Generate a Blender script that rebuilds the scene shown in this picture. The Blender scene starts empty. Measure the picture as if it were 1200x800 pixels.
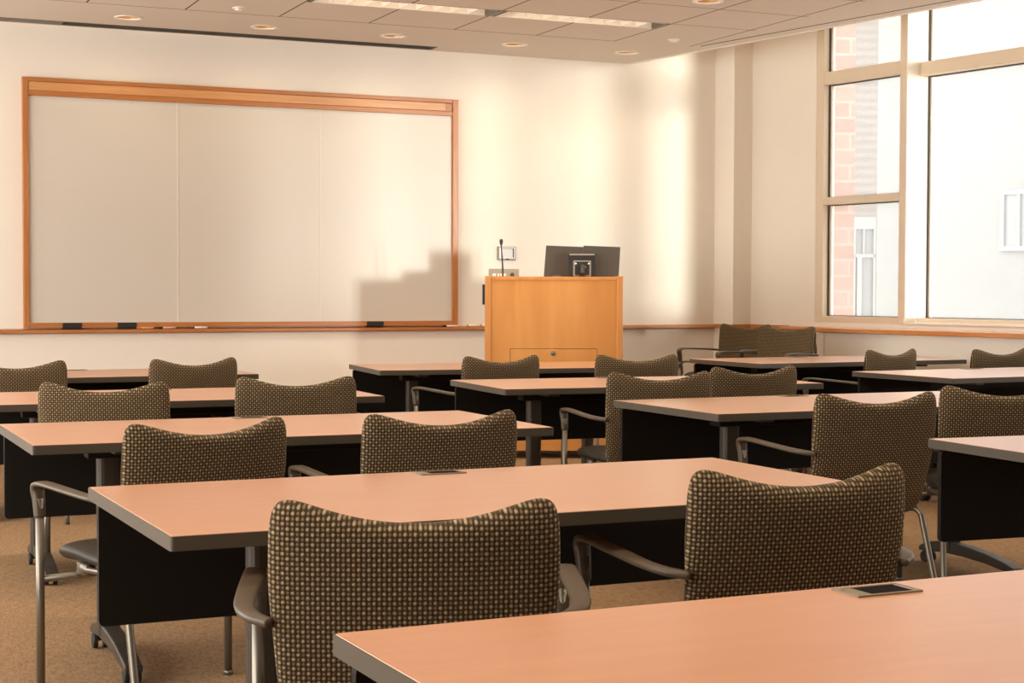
import bpy, bmesh, math
from mathutils import Vector, Matrix

C = bpy.context.scene.collection
PI = math.pi
sin, cos = math.sin, math.cos

# ------------------------------------------------------------------ materials
def new_mat(name):
    m = bpy.data.materials.new(name); m.use_nodes = True
    nt = m.node_tree
    return m, nt, nt.nodes['Principled BSDF']

def simple(name, col, rough=.6, metal=0., spec=.5, noise=0., nscale=20., bump=0., coat=0.):
    m, nt, b = new_mat(name)
    b.inputs['Base Color'].default_value = (*col, 1)
    b.inputs['Roughness'].default_value = rough
    b.inputs['Metallic'].default_value = metal
    b.inputs['Specular IOR Level'].default_value = spec
    b.inputs['Coat Weight'].default_value = coat
    if noise or bump:
        tc = nt.nodes.new('ShaderNodeTexCoord')
        n = nt.nodes.new('ShaderNodeTexNoise'); n.inputs['Scale'].default_value = nscale
        n.inputs['Detail'].default_value = 5
        nt.links.new(tc.outputs['Object'], n.inputs['Vector'])
        if noise:
            r = nt.nodes.new('ShaderNodeMix'); r.data_type = 'RGBA'
            r.inputs[6].default_value = (*[c * (1 - noise) for c in col], 1)
            r.inputs[7].default_value = (*[min(1, c * (1 + noise)) for c in col], 1)
            nt.links.new(n.outputs['Fac'], r.inputs[0]); nt.links.new(r.outputs[2], b.inputs['Base Color'])
        if bump:
            bp = nt.nodes.new('ShaderNodeBump'); bp.inputs['Strength'].default_value = bump
            bp.inputs['Distance'].default_value = .002
            nt.links.new(n.outputs['Fac'], bp.inputs['Height']); nt.links.new(bp.outputs['Normal'], b.inputs['Normal'])
    return m

def wood(name, c1, c2, scale=(1, 1, 1), rough=.4, spec=.5, detail=4, coat=0.):
    m, nt, b = new_mat(name)
    tc = nt.nodes.new('ShaderNodeTexCoord'); mp = nt.nodes.new('ShaderNodeMapping')
    mp.inputs['Scale'].default_value = scale
    n = nt.nodes.new('ShaderNodeTexNoise'); n.inputs['Scale'].default_value = 1.
    n.inputs['Detail'].default_value = detail; n.inputs['Distortion'].default_value = .6
    r = nt.nodes.new('ShaderNodeValToRGB')
    r.color_ramp.elements[0].position = .32; r.color_ramp.elements[0].color = (*c1, 1)
    r.color_ramp.elements[1].position = .68; r.color_ramp.elements[1].color = (*c2, 1)
    nt.links.new(tc.outputs['Object'], mp.inputs['Vector']); nt.links.new(mp.outputs['Vector'], n.inputs['Vector'])
    nt.links.new(n.outputs['Fac'], r.inputs['Fac']); nt.links.new(r.outputs['Color'], b.inputs['Base Color'])
    b.inputs['Roughness'].default_value = rough; b.inputs['Specular IOR Level'].default_value = spec
    b.inputs['Coat Weight'].default_value = coat; b.inputs['Coat Roughness'].default_value = .3
    return m

def emit(name, col, s):
    m, nt, b = new_mat(name)
    b.inputs['Base Color'].default_value = (*col, 1)
    b.inputs['Emission Color'].default_value = (*col, 1); b.inputs['Emission Strength'].default_value = s
    return m

def math_node(nt, op, a, b=None, c=None):
    n = nt.nodes.new('ShaderNodeMath'); n.operation = op
    for i, x in enumerate((a, b, c)):
        if x is None: continue
        if isinstance(x, (int, float)): n.inputs[i].default_value = x
        else: nt.links.new(x, n.inputs[i])
    return n.outputs[0]

def sstep(nt, x, lo, hi):
    n = nt.nodes.new('ShaderNodeMapRange'); n.interpolation_type = 'SMOOTHSTEP'
    nt.links.new(x, n.inputs['Value']); n.inputs['From Min'].default_value = lo; n.inputs['From Max'].default_value = hi
    return n.outputs[0]

def mixc(nt, f, c1, c2):
    n = nt.nodes.new('ShaderNodeMix'); n.data_type = 'RGBA'
    if isinstance(f, float): n.inputs[0].default_value = f
    else: nt.links.new(f, n.inputs[0])
    for k, c in ((6, c1), (7, c2)):
        if isinstance(c, tuple): n.inputs[k].default_value = (*c, 1)
        else: nt.links.new(c, n.inputs[k])
    return n.outputs[2]

def fabric():
    """woven upholstery: staggered beige flecks on dark brown"""
    m, nt, b = new_mat('woven_fabric')
    uv = nt.nodes.new('ShaderNodeUVMap'); uv.uv_map = 'weave'
    sp = nt.nodes.new('ShaderNodeSeparateXYZ'); nt.links.new(uv.outputs['UV'], sp.inputs[0])
    u = math_node(nt, 'DIVIDE', sp.outputs[0], .0172); v = math_node(nt, 'DIVIDE', sp.outputs[1], .0086)
    row = math_node(nt, 'FLOOR', v)
    u2 = math_node(nt, 'ADD', u, math_node(nt, 'MULTIPLY', math_node(nt, 'FLOORED_MODULO', row, 2.), .5))
    fu = math_node(nt, 'SUBTRACT', math_node(nt, 'FRACT', u2), .5)
    fv = math_node(nt, 'SUBTRACT', math_node(nt, 'FRACT', v), .5)
    d2 = math_node(nt, 'ADD', math_node(nt, 'POWER', math_node(nt, 'ABSOLUTE', math_node(nt, 'MULTIPLY', fu, 3.0)), 2.),
                   math_node(nt, 'POWER', math_node(nt, 'ABSOLUTE', math_node(nt, 'MULTIPLY', fv, 1.55)), 2.))
    dot = math_node(nt, 'SUBTRACT', 1., sstep(nt, d2, .02, .55))
    fw = math_node(nt, 'SUBTRACT', math_node(nt, 'FRACT', math_node(nt, 'ADD', u2, .5)), .5)
    d3 = math_node(nt, 'ADD', math_node(nt, 'POWER', math_node(nt, 'ABSOLUTE', math_node(nt, 'MULTIPLY', fw, 3.6)), 2.),
                   math_node(nt, 'POWER', math_node(nt, 'ABSOLUTE', math_node(nt, 'MULTIPLY', fv, 1.9)), 2.))
    dot2 = math_node(nt, 'SUBTRACT', 1., sstep(nt, d3, .02, .55))
    dot = math_node(nt, 'MAXIMUM', dot, math_node(nt, 'MULTIPLY', dot2, .42))
    # secondary thread running between the flecks
    fu3 = math_node(nt, 'ABSOLUTE', math_node(nt, 'SUBTRACT', math_node(nt, 'FRACT', math_node(nt, 'MULTIPLY', u, 2.)), .5))
    th = math_node(nt, 'MULTIPLY', sstep(nt, fu3, .15, .45), .45)
    tc = nt.nodes.new('ShaderNodeTexCoord')
    nz = nt.nodes.new('ShaderNodeTexNoise'); nz.inputs['Scale'].default_value = 160; nz.inputs['Detail'].default_value = 2
    nt.links.new(tc.outputs['Object'], nz.inputs['Vector'])
    base = mixc(nt, th, FAB_D, FAB_M)
    dotm = math_node(nt, 'MULTIPLY', dot, math_node(nt, 'ADD', .55, math_node(nt, 'MULTIPLY', nz.outputs['Fac'], .8)))
    dotc = math_node(nt, 'MINIMUM', dotm, 1.)
    col = mixc(nt, dotc, base, FAB_L)
    nt.links.new(col, b.inputs['Base Color'])
    bp = nt.nodes.new('ShaderNodeBump'); bp.inputs['Strength'].default_value = .7; bp.inputs['Distance'].default_value = .003
    nt.links.new(dot, bp.inputs['Height']); nt.links.new(bp.outputs['Normal'], b.inputs['Normal'])
    b.inputs['Roughness'].default_value = .9; b.inputs['Specular IOR Level'].default_value = .15
    b.inputs['Sheen Weight'].default_value = .15; b.inputs['Sheen Tint'].default_value = (.9, .75, .55, 1)
    return m
FAB_D, FAB_M, FAB_L = (.030, .018, .008), (.105, .070, .036), (.36, .265, .15)

def carpet():
    m, nt, b = new_mat('carpet')
    tc = nt.nodes.new('ShaderNodeTexCoord')
    def nz(sc, scale, rot=0.):
        mp = nt.nodes.new('ShaderNodeMapping'); mp.inputs['Scale'].default_value = sc; mp.inputs['Rotation'].default_value = (0, 0, rot)
        n = nt.nodes.new('ShaderNodeTexNoise'); n.inputs['Scale'].default_value = scale; n.inputs['Detail'].default_value = 4
        nt.links.new(tc.outputs['Object'], mp.inputs['Vector']); nt.links.new(mp.outputs['Vector'], n.inputs['Vector'])
        return n.outputs['Fac']
    a = nz((1, 6, 1), 28); c = nz((7, 1, 1), 22); d = nz((1, 1, 1), 1.4); e = nz((1, 1, 1), 240)
    s = math_node(nt, 'ADD', math_node(nt, 'MULTIPLY', a, .55), math_node(nt, 'MULTIPLY', c, .45))
    s = math_node(nt, 'ADD', s, math_node(nt, 'MULTIPLY', math_node(nt, 'SUBTRACT', e, .5), .5))
    r = nt.nodes.new('ShaderNodeValToRGB')
    r.color_ramp.elements[0].position = .36; r.color_ramp.elements[0].color = (.155, .088, .042, 1)
    r.color_ramp.elements[1].position = .64; r.color_ramp.elements[1].color = (.37, .235, .13, 1)
    nt.links.new(s, r.inputs['Fac'])
    col = mixc(nt, math_node(nt, 'MULTIPLY', d, .35), r.outputs['Color'], (.19, .115, .06))
    nt.links.new(col, b.inputs['Base Color']); b.inputs['Roughness'].default_value = .95; b.inputs['Specular IOR Level'].default_value = .1
    bp = nt.nodes.new('ShaderNodeBump'); bp.inputs['Strength'].default_value = .5; bp.inputs['Distance'].default_value = .004
    nt.links.new(s, bp.inputs['Height']); nt.links.new(bp.outputs['Normal'], b.inputs['Normal'])
    return m

def ceiling_mat():
    m, nt, b = new_mat('ceiling_tiles')
    tc = nt.nodes.new('ShaderNodeTexCoord'); sp = nt.nodes.new('ShaderNodeSeparateXYZ')
    nt.links.new(tc.outputs['Object'], sp.inputs[0]); x, y = sp.outputs[0], sp.outputs[1]
    def line(c, off, pitch, w):
        q = math_node(nt, 'DIVIDE', math_node(nt, 'SUBTRACT', c, off), pitch)
        fr = math_node(nt, 'ABSOLUTE', math_node(nt, 'SUBTRACT', math_node(nt, 'FRACT', math_node(nt, 'ADD', q, .5)), .5))
        return math_node(nt, 'LESS_THAN', math_node(nt, 'MULTIPLY', fr, pitch), w)
    inside = math_node(nt, 'MULTIPLY', math_node(nt, 'LESS_THAN', y, 10.965), math_node(nt, 'LESS_THAN', x, 6.41))
    border = math_node(nt, 'MULTIPLY', math_node(nt, 'LESS_THAN', math_node(nt, 'ABSOLUTE', math_node(nt, 'SUBTRACT', y, 10.962)), .006),
                       math_node(nt, 'LESS_THAN', x, 5.71))
    gx = math_node(nt, 'MULTIPLY', line(x, 3.75, .651, .006), inside)
    low = math_node(nt, 'MULTIPLY', math_node(nt, 'LESS_THAN', y, 10.2), inside)
    gy = math_node(nt, 'MULTIPLY', line(y, 10.09, .651, .005), low)
    g = math_node(nt, 'MAXIMUM', math_node(nt, 'MAXIMUM', gx, gy), border)
    nz = nt.nodes.new('ShaderNodeTexNoise'); nz.inputs['Scale'].default_value = 90; nt.links.new(tc.outputs['Object'], nz.inputs['Vector'])
    tile = mixc(nt, math_node(nt, 'MULTIPLY', nz.outputs['Fac'], .5), CEIL_C, tuple(c * .93 for c in CEIL_C))
    col = mixc(nt, g, tile, (.16, .10, .06))
    nt.links.new(col, b.inputs['Base Color']); b.inputs['Roughness'].default_value = .9; b.inputs['Specular IOR Level'].default_value = .1
    return m
CEIL_C = (.75, .69, .61)

def brick():
    m, nt, b = new_mat('brick')
    tc = nt.nodes.new('ShaderNodeTexCoord'); mp = nt.nodes.new('ShaderNodeMapping')
    mp.inputs['Rotation'].default_value = (PI / 2, 0, 0)
    br = nt.nodes.new('ShaderNodeTexBrick'); br.inputs['Scale'].default_value = 1.
    br.inputs['Brick Width'].default_value = .42; br.inputs['Row Height'].default_value = .15; br.inputs['Mortar Size'].default_value = .012
    br.inputs['Color1'].default_value = (.20, .105, .08, 1); br.inputs['Color2'].default_value = (.23, .13, .10, 1); br.inputs['Mortar'].default_value = (.25, .175, .145, 1)
    nt.links.new(tc.outputs['Object'], mp.inputs['Vector']); nt.links.new(mp.outputs['Vector'], br.inputs['Vector'])
    nt.links.new(br.outputs['Color'], b.inputs['Base Color']); b.inputs['Roughness'].default_value = .9
    return m

def louver():
    m, nt, b = new_mat('fine_coursed_wall')
    tc = nt.nodes.new('ShaderNodeTexCoord'); w = nt.nodes.new('ShaderNodeTexWave'); w.bands_direction = 'Z'
    w.inputs['Scale'].default_value = 3.2; w.inputs['Distortion'].default_value = .3
    nt.links.new(tc.outputs['Object'], w.inputs['Vector'])
    col = mixc(nt, w.outputs['Fac'], (.115, .10, .09), (.15, .13, .118))
    nt.links.new(col, b.inputs['Base Color']); b.inputs['Roughness'].default_value = .9
    return m

def glass():
    m = bpy.data.materials.new('window_glass'); m.use_nodes = True; nt = m.node_tree
    nt.nodes.clear()
    out = nt.nodes.new('ShaderNodeOutputMaterial')
    tr = nt.nodes.new('ShaderNodeBsdfTransparent'); tr.inputs[0].default_value = (.95, .97, .97, 1)
    tl = nt.nodes.new('ShaderNodeBsdfTranslucent'); tl.inputs[0].default_value = (.95, .97, 1., 1)
    gl = nt.nodes.new('ShaderNodeBsdfGlossy'); gl.inputs['Roughness'].default_value = .02
    tc = nt.nodes.new('ShaderNodeTexCoord')
    n = nt.nodes.new('ShaderNodeTexNoise'); n.inputs['Scale'].default_value = 3.; n.inputs['Detail'].default_value = 8
    n.inputs['Roughness'].default_value = .7
    nt.links.new(tc.outputs['Object'], n.inputs['Vector'])
    f = math_node(nt, 'ADD', HAZE, math_node(nt, 'MULTIPLY', math_node(nt, 'SUBTRACT', n.outputs['Fac'], .5), .10))
    mx = nt.nodes.new('ShaderNodeMixShader'); nt.links.new(f, mx.inputs[0]); nt.links.new(tr.outputs[0], mx.inputs[1]); nt.links.new(tl.outputs[0], mx.inputs[2])
    lw = nt.nodes.new('ShaderNodeFresnel'); lw.inputs[0].default_value = 1.25
    ge = nt.nodes.new('ShaderNodeNewGeometry')
    front = math_node(nt, 'SUBTRACT', 1., ge.outputs['Backfacing'])
    f2 = math_node(nt, 'MULTIPLY', f, front); nt.links.new(f2, mx.inputs[0])
    m2 = nt.nodes.new('ShaderNodeMixShader'); nt.links.new(math_node(nt, 'MULTIPLY', lw.outputs[0], front), m2.inputs[0]); nt.links.new(mx.outputs[0], m2.inputs[1]); nt.links.new(gl.outputs[0], m2.inputs[2])
    nt.links.new(m2.outputs[0], out.inputs[0])
    return m
HAZE = .20

M = dict(
    wall=simple('wall_paint', (.88, .82, .72), .75, noise=.015, nscale=6, spec=.25),
    backwall=simple('unseen_wall_dark', (.22, .15, .09), .7),  # unseen back wall, made dark to cut bounce onto the chair backs
    ceil=ceiling_mat(), carpet=carpet(), fabric=fabric(),
    lam=wood('salmon_laminate', (.49, .195, .078), (.54, .23, .10), (3, 26, 3), .38, .6, 6, coat=1.),
    edge=simple('grey_edge', (.065, .052, .036), .45, spec=.4),
    black=simple('black_panel', (.010, .008, .006), .6, spec=.15),
    darkmetal=simple('bronze_metal', (.055, .044, .033), .45, metal=.4),
    steel=simple('grey_steel', (.20, .175, .14), .36, metal=.7),
    arm=simple('armrest_plastic', (.075, .055, .035), .42, spec=.4),
    vinyl=simple('black_vinyl', (.030, .024, .017), .5, spec=.25, bump=.1, nscale=300),
    rubber=simple('black_rubber', (.01, .01, .01), .6),
    silver=simple('silver', (.22, .175, .12), .5, metal=.3),
    orange=wood('cherry_trim', (.43, .155, .042), (.51, .205, .065), (2, 30, 30), .35, .45, 4),
    sill=wood('cherry_sill', (.58, .22, .065), (.68, .29, .095), (2, 30, 30), .16, .6, 4, coat=.6),
    orangeV=wood('cherry_trim_upright', (.43, .155, .042), (.51, .205, .065), (30, 30, 2), .35, .45, 4),
    orange_lt=wood('cherry_light', (.60, .285, .11), (.67, .34, .14), (2, 30, 30), .35, .45, 4),
    maple=wood('podium_veneer', (.585, .245, .060), (.68, .31, .09), (7, 7, .9), .38, .45, 5),
    maple_e=wood('podium_edge', (.57, .23, .058), (.65, .285, .082), (25, 25, 1.5), .38, .45, 4),
    wboard=simple('whiteboard', (.66, .61, .53), .33, spec=.35),
    seam=simple('board_seam', (.80, .75, .66), .5),
    frame=simple('window_frame_paint', (.74, .62, .47), .6),
    reveal=simple('window_reveal_paint', (.90, .83, .73), .6),
    gasket=simple('gasket', (.06, .055, .045), .5),
    glass=glass(),
    dark=simple('dark_plastic', (.022, .019, .016), .5),
    taupe=simple('monitor_back', (.075, .062, .047), .5),
    grey=simple('grey_plastic', (.33, .30, .25), .5),
    white=simple('white_plastic', (.88, .85, .80), .4),
    lampwhite=simple('white_enamel', (.88, .82, .73), .4),
    flap=simple('matt_black_flap', (.008, .006, .005), .85, spec=.05),
    slot=simple('slot_dark', (.035, .028, .018), .7),
    slotmetal=simple('slot_metal', (.14, .125, .10), .5, metal=.3),
    tube=emit('lit_tube', (1., .90, .76), 2.2),
    bulb=emit('lit_bulb', (1., .86, .66), 2.5),
    reflector=simple('bronze_reflector', (.45, .28, .14), .3, metal=.5),
    brick=brick(), louver=louver(),
    pale=simple('pale_stucco', (.165, .163, .16), .9, noise=.04, nscale=.6),
    extwin=simple('exterior_glass', (.13, .135, .14), .25),
    extframe=simple('exterior_frame', (.17, .17, .17), .6),
    pave=simple('concrete_paving', (.62, .59, .55), .9, noise=.1, nscale=2),
    pink=simple('pink_label', (.75, .45, .32), .5), navy=simple('navy_cap', (.07, .08, .16), .5),
    amber=simple('amber_label', (.72, .36, .14), .5),
    screen=emit('lit_panel_screen', (.62, .60, .56), .12),
)

# ------------------------------------------------------------------ mesh helpers
def build(name, bm, mat, parent=None, smooth=False, bevel=0., angle=40):
    me = bpy.data.meshes.new(name)
    bmesh.ops.recalc_face_normals(bm, faces=bm.faces[:])
    bm.to_mesh(me); bm.free()
    for mm in (mat if isinstance(mat, (list, tuple)) else [mat]): me.materials.append(mm)
    if smooth:
        for p in me.polygons: p.use_smooth = True
    o = bpy.data.objects.new(name, me); C.objects.link(o)
    if parent: o.parent = parent
    if bevel:
        b = o.modifiers.new('bevel', 'BEVEL'); b.width = bevel; b.segments = 2; b.limit_method = 'ANGLE'; b.angle_limit = math.radians(angle)
    return o

def box(bm, x0, x1, y0, y1, z0, z1, mi=0):
    v = [bm.verts.new((x, y, z)) for z in (z0, z1) for y in (y0, y1) for x in (x0, x1)]
    for q in ((0, 2, 3, 1), (4, 5, 7, 6), (0, 1, 5, 4), (2, 6, 7, 3), (0, 4, 6, 2), (1, 3, 7, 5)):
        f = bm.faces.new([v[i] for i in q]); f.material_index = mi
    return v

def tube(bm, pts, r, seg=10, cap=True):
    pts = [Vector(p) for p in pts]; rings = []
    rr = r if isinstance(r, (list, tuple)) else [r] * len(pts)
    up = None
    for i, p in enumerate(pts):
        t = (pts[min(i + 1, len(pts) - 1)] - pts[max(i - 1, 0)]).normalized()
        if up is None:
            a = Vector((0, 0, 1)) if abs(t.z) < .9 else Vector((1, 0, 0))
        else: a = up
        s = t.cross(a).normalized(); up = s.cross(t).normalized()
        rings.append([bm.verts.new(p + (s * cos(2 * PI * k / seg) + up * sin(2 * PI * k / seg)) * rr[i]) for k in range(seg)])
    for a, b in zip(rings, rings[1:]):
        for k in range(seg): bm.faces.new((a[k], a[(k + 1) % seg], b[(k + 1) % seg], b[k]))
    if cap: bm.faces.new(rings[0][::-1]); bm.faces.new(rings[-1])

def smooth_path(pts, n=6):
    """Catmull-Rom through pts"""
    P = [Vector(p) for p in pts]; out = []
    for i in range(len(P) - 1):
        p0 = P[max(i - 1, 0)]; p1 = P[i]; p2 = P[i + 1]; p3 = P[min(i + 2, len(P) - 1)]
        for k in range(n):
            t = k / n
            out.append(.5 * ((2 * p1) + (p2 - p0) * t + (2 * p0 - 5 * p1 + 4 * p2 - p3) * t * t + (3 * p1 - p0 - 3 * p2 + p3) * t ** 3))
    out.append(P[-1]); return out

def ribbon(bm, pts, ws, ts, side, n=6, seg=12):
    """flattened bar swept along a path; width runs along `side`, thickness across it"""
    Q = smooth_path(pts, n)
    W = [w.x for w in smooth_path([(w, 0, 0) for w in ws], n)]; T = [w.x for w in smooth_path([(w, 0, 0) for w in ts], n)]
    rings = []
    for i, p in enumerate(Q):
        t = (Q[min(i + 1, len(Q) - 1)] - Q[max(i - 1, 0)]).normalized()
        s = Vector(side); s = (s - t * s.dot(t)).normalized(); nn = t.cross(s)
        ring = []
        for k in range(seg):
            a = 2 * PI * k / seg; c, d = cos(a), sin(a)
            e = .55
            ring.append(bm.verts.new(p + s * (W[i] / 2 * math.copysign(abs(c) ** e, c)) + nn * (T[i] / 2 * math.copysign(abs(d) ** e, d))))
        rings.append(ring)
    for a, b in zip(rings, rings[1:]):
        for k in range(seg): bm.faces.new((a[k], a[(k + 1) % seg], b[(k + 1) % seg], b[k]))
    bm.faces.new(rings[0][::-1]); bm.faces.new(rings[-1])

def lathe(bm, prof, c=(0, 0, 0), seg=24, axis='z'):
    rings = []
    for r, h in prof:
        ring = []
        for k in range(seg):
            a = 2 * PI * k / seg
            p = (r * cos(a), r * sin(a), h)
            if axis == 'x': p = (h, r * cos(a), r * sin(a))
            if axis == 'y': p = (r * cos(a), h, r * sin(a))
            ring.append(bm.verts.new((c[0] + p[0], c[1] + p[1], c[2] + p[2])))
        rings.append(ring)
    for a, b in zip(rings, rings[1:]):
        for k in range(seg): bm.faces.new((a[k], a[(k + 1) % seg], b[(k + 1) % seg], b[k]))
    bm.faces.new(rings[0][::-1]); bm.faces.new(rings[-1])

def prism(bm, outline, y0, y1, axes='xz'):
    """extrude a 2-D outline"""
    def P(a, b, d): return (a, d, b) if axes == 'xz' else ((d, a, b) if axes == 'yz' else (a, b, d))
    A = [bm.verts.new(P(a, b, y0)) for a, b in outline]; B = [bm.verts.new(P(a, b, y1)) for a, b in outline]
    n = len(A)
    for k in range(n): bm.faces.new((A[k], A[(k + 1) % n], B[(k + 1) % n], B[k]))
    bm.faces.new(A[::-1]); bm.faces.new(B)

def rrect(x0, x1, z0, z1, r, n=4):
    o = []
    for cx, cz, a0 in ((x1 - r, z1 - r, 0), (x0 + r, z1 - r, 90), (x0 + r, z0 + r, 180), (x1 - r, z0 + r, 270)):
        for k in range(n + 1):
            a = math.radians(a0 + 90 * k / n); o.append((cx + r * cos(a), cz + r * sin(a)))
    return o

def thing(name, label, cat, loc=(0, 0, 0), rz=0., group=None):
    o = bpy.data.objects.new(name, None); C.objects.link(o); o.empty_display_size = .1
    o.location = loc; o.rotation_euler = (0, 0, rz); tag(o, label, cat, group); return o

def tag(o, label, cat, group=None):
    o['label'] = label; o['category'] = cat
    if group: o['group'] = group
    return o

def struct(o, label=None):
    o['kind'] = 'structure'
    if label: o['label'] = label
    return o

def dup(root, loc, rz, label, group=None):
    r = root.copy(); C.objects.link(r); r.location = loc; r.rotation_euler = (0, 0, rz); r['label'] = label
    if group: r['group'] = group
    for ch in list(root.children):
        c = ch.copy(); C.objects.link(c); c.parent = r
        for g in ch.children:
            d = g.copy(); C.objects.link(d); d.parent = c
    return r

# ------------------------------------------------------------------ room constants
YF = 12.0            # front wall
XC = 7.2116          # front right corner
ZC = 3.085           # ceiling
SL = .164
AW = math.atan(SL)
XL, YB = -2.6, -5.2  # left wall, back wall
WT = Vector((sin(AW), -cos(AW), 0)); WN = Vector((-cos(AW), -sin(AW), 0))
# matrix of the window wall: local x = along wall towards the back of the room, local y = out of the room
MW = Matrix.Translation((XC, YF, 0)) @ Matrix(((WT.x, -WN.x, 0, 0), (WT.y, -WN.y, 0, 0), (0, 0, 1, 0), (0, 0, 0, 1)))
def wobj(name, bm, mat, parent=None, **k):
    o = build(name, bm, mat, parent, **k)
    if parent is None: o.matrix_world = MW
    return o
SEND = 17.6

# floor
bm = bmesh.new(); box(bm, XL, 10.4, YB, YF + .1, -.12, 0)
struct(build('floor', bm, M['carpet']), 'tan brown woven carpet floor')
# front wall
bm = bmesh.new(); box(bm, XL, XC + .6, YF, YF + .25, 0, 3.7)
struct(build('wall_front', bm, M['wall']), 'cream painted front wall')
bm = bmesh.new(); box(bm, XL - .2, XL, YB, YF + .25, 0, .5); box(bm, XL - .2, XL, YB, YF + .25, 3.0, 3.7)
box(bm, XL - .2, XL, YB, 1.0, .5, 3.0); box(bm, XL - .2, XL, 4.4, 4.7, .5, 3.0); box(bm, XL - .2, XL, 8.0, 8.3, .5, 3.0)  # unseen wall; its openings are added to let in fill light
box(bm, XL - .2, XL, 11.4, YF + .25, .5, 3.0)
struct(build('wall_left', bm, M['wall']))
bm = bmesh.new(); box(bm, XL - .2, 10.6, YB - .2, YB, 0, 3.7)
struct(build('wall_back', bm, M['backwall']))
# window wall: solid end, dado and head  (local y = outward; wall face at .2)
bm = bmesh.new()
box(bm, -.1, 1.015, .2, .32, 0, 3.7)
box(bm, 1.015, SEND, .2, .62, 0, .955)
box(bm, 1.015, SEND, .2, .62, 3.45, 3.7)
struct(wobj('wall_right', bm, M['wall']), 'cream window wall on the right')
bm = bmesh.new(); box(bm, -.05, .246, 0, .2, 0, 3.6)
struct(wobj('trim_1', bm, M['wall']), 'shallow plaster pilaster in the front right corner')

# convector casing under the windows and the wooden sill
bm = bmesh.new(); box(bm, 1.30, SEND, 0.0, .2, .0, .882)
box(bm, 1.29, 1.335, -.006, .2, .0, .882)
struct(wobj('trim_2', bm, M['wall'], bevel=.004), 'tan boxed casing below the window sill')
bm = bmesh.new(); box(bm, .72, 1.28, .09, .2, .893, .918); box(bm, 1.27, SEND, -.045, .2, .882, .918)
struct(wobj('trim_3', bm, M['sill'], bevel=.004), 'orange wooden window sill')

# chair rail on front wall, pilaster and window wall
bm = bmesh.new()
prism(bm, [(YF, .880), (YF - .035, .884), (YF - .055, .891), (YF - .055, .909), (YF - .035, .915), (YF, .919)], XL, XC - .005, 'yz')
struct(build('trim_4', bm, M['orange'], bevel=.002), 'orange wooden chair rail along the front wall')
bm = bmesh.new(); box(bm, .03, .275, -.03, .0, .888, .923); box(bm, .246, .275, 0, .2, .888, .923); box(bm, .276, .72, .165, .2, .888, .923)
struct(wobj('trim_5', bm, M['orange'], bevel=.003), 'orange chair rail wrapping the corner pilaster')

# ceiling with real openings
def edge_x(y): return 6.36 + .185 * (YF - y)
bm = bmesh.new()
prism(bm, [(XL, YB), (edge_x(YB), YB), (edge_x(YF), YF), (XL, YF)], ZC, 3.55, 'xy')
ceil = build('ceiling', bm, M['ceil'])
bm = bmesh.new()
TR = [(3.105, 4.40), (4.415, 5.70)]
TROWS = [10.09]
for x0, x1 in TR: box(bm, x0, x1, 10.095, 10.33, ZC - .1, ZC + .12)
DL = [(2.16, 11.43), (3.125, 11.43), (4.10, 11.42), (5.085, 11.42), (6.06, 11.43), (5.47, 9.20)]
for x, y in DL: lathe(bm, [(.078, ZC - .1), (.078, ZC + .14)], (x, y, 0), 32)
box(bm, -1.2, 4.605, 11.80, 11.955, ZC - .1, ZC + .16)
cutter = build('cut', bm, M['ceil'])
mod = ceil.modifiers.new('b', 'BOOLEAN'); mod.object = cutter; mod.operation = 'DIFFERENCE'; mod.solver = 'EXACT'
dg = bpy.context.evaluated_depsgraph_get(); dg.update()
me2 = bpy.data.meshes.new_from_object(ceil.evaluated_get(dg)); ceil.modifiers.clear(); ceil.data = me2
bpy.data.objects.remove(cutter, do_unlink=True)
struct(ceil, 'tan tiled suspended ceiling')
bm = bmesh.new(); prism(bm, [(XL, YB), (XC + .55 + SL * (YF - YB), YB), (XC + .25, YF), (XL, YF)], 3.6, 3.75, 'xy')
struct(build('trim_6', bm, M['wall']), 'upper slab above the window pocket')
# thin trim along the free ceiling edge
bm = bmesh.new()
prism(bm, [(edge_x(YB) - .0, YB), (edge_x(YB) + .035, YB), (edge_x(YF) + .035, YF), (edge_x(YF), YF)], ZC - .004, ZC + .45, 'xy')
struct(build('trim_7', bm, M['reveal']), 'pale edge trim of the suspended ceiling')
bm = bmesh.new()
prism(bm, [(edge_x(8.0) - .115, 8.0), (edge_x(8.0) - .105, 8.0), (edge_x(10.9) - .14, 10.9), (edge_x(10.9) - .15, 10.9)], ZC - .003, ZC + .01, 'xy')
struct(build('trim_8', bm, M['slotmetal']), 'thin dark joint near the ceiling edge')

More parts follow.
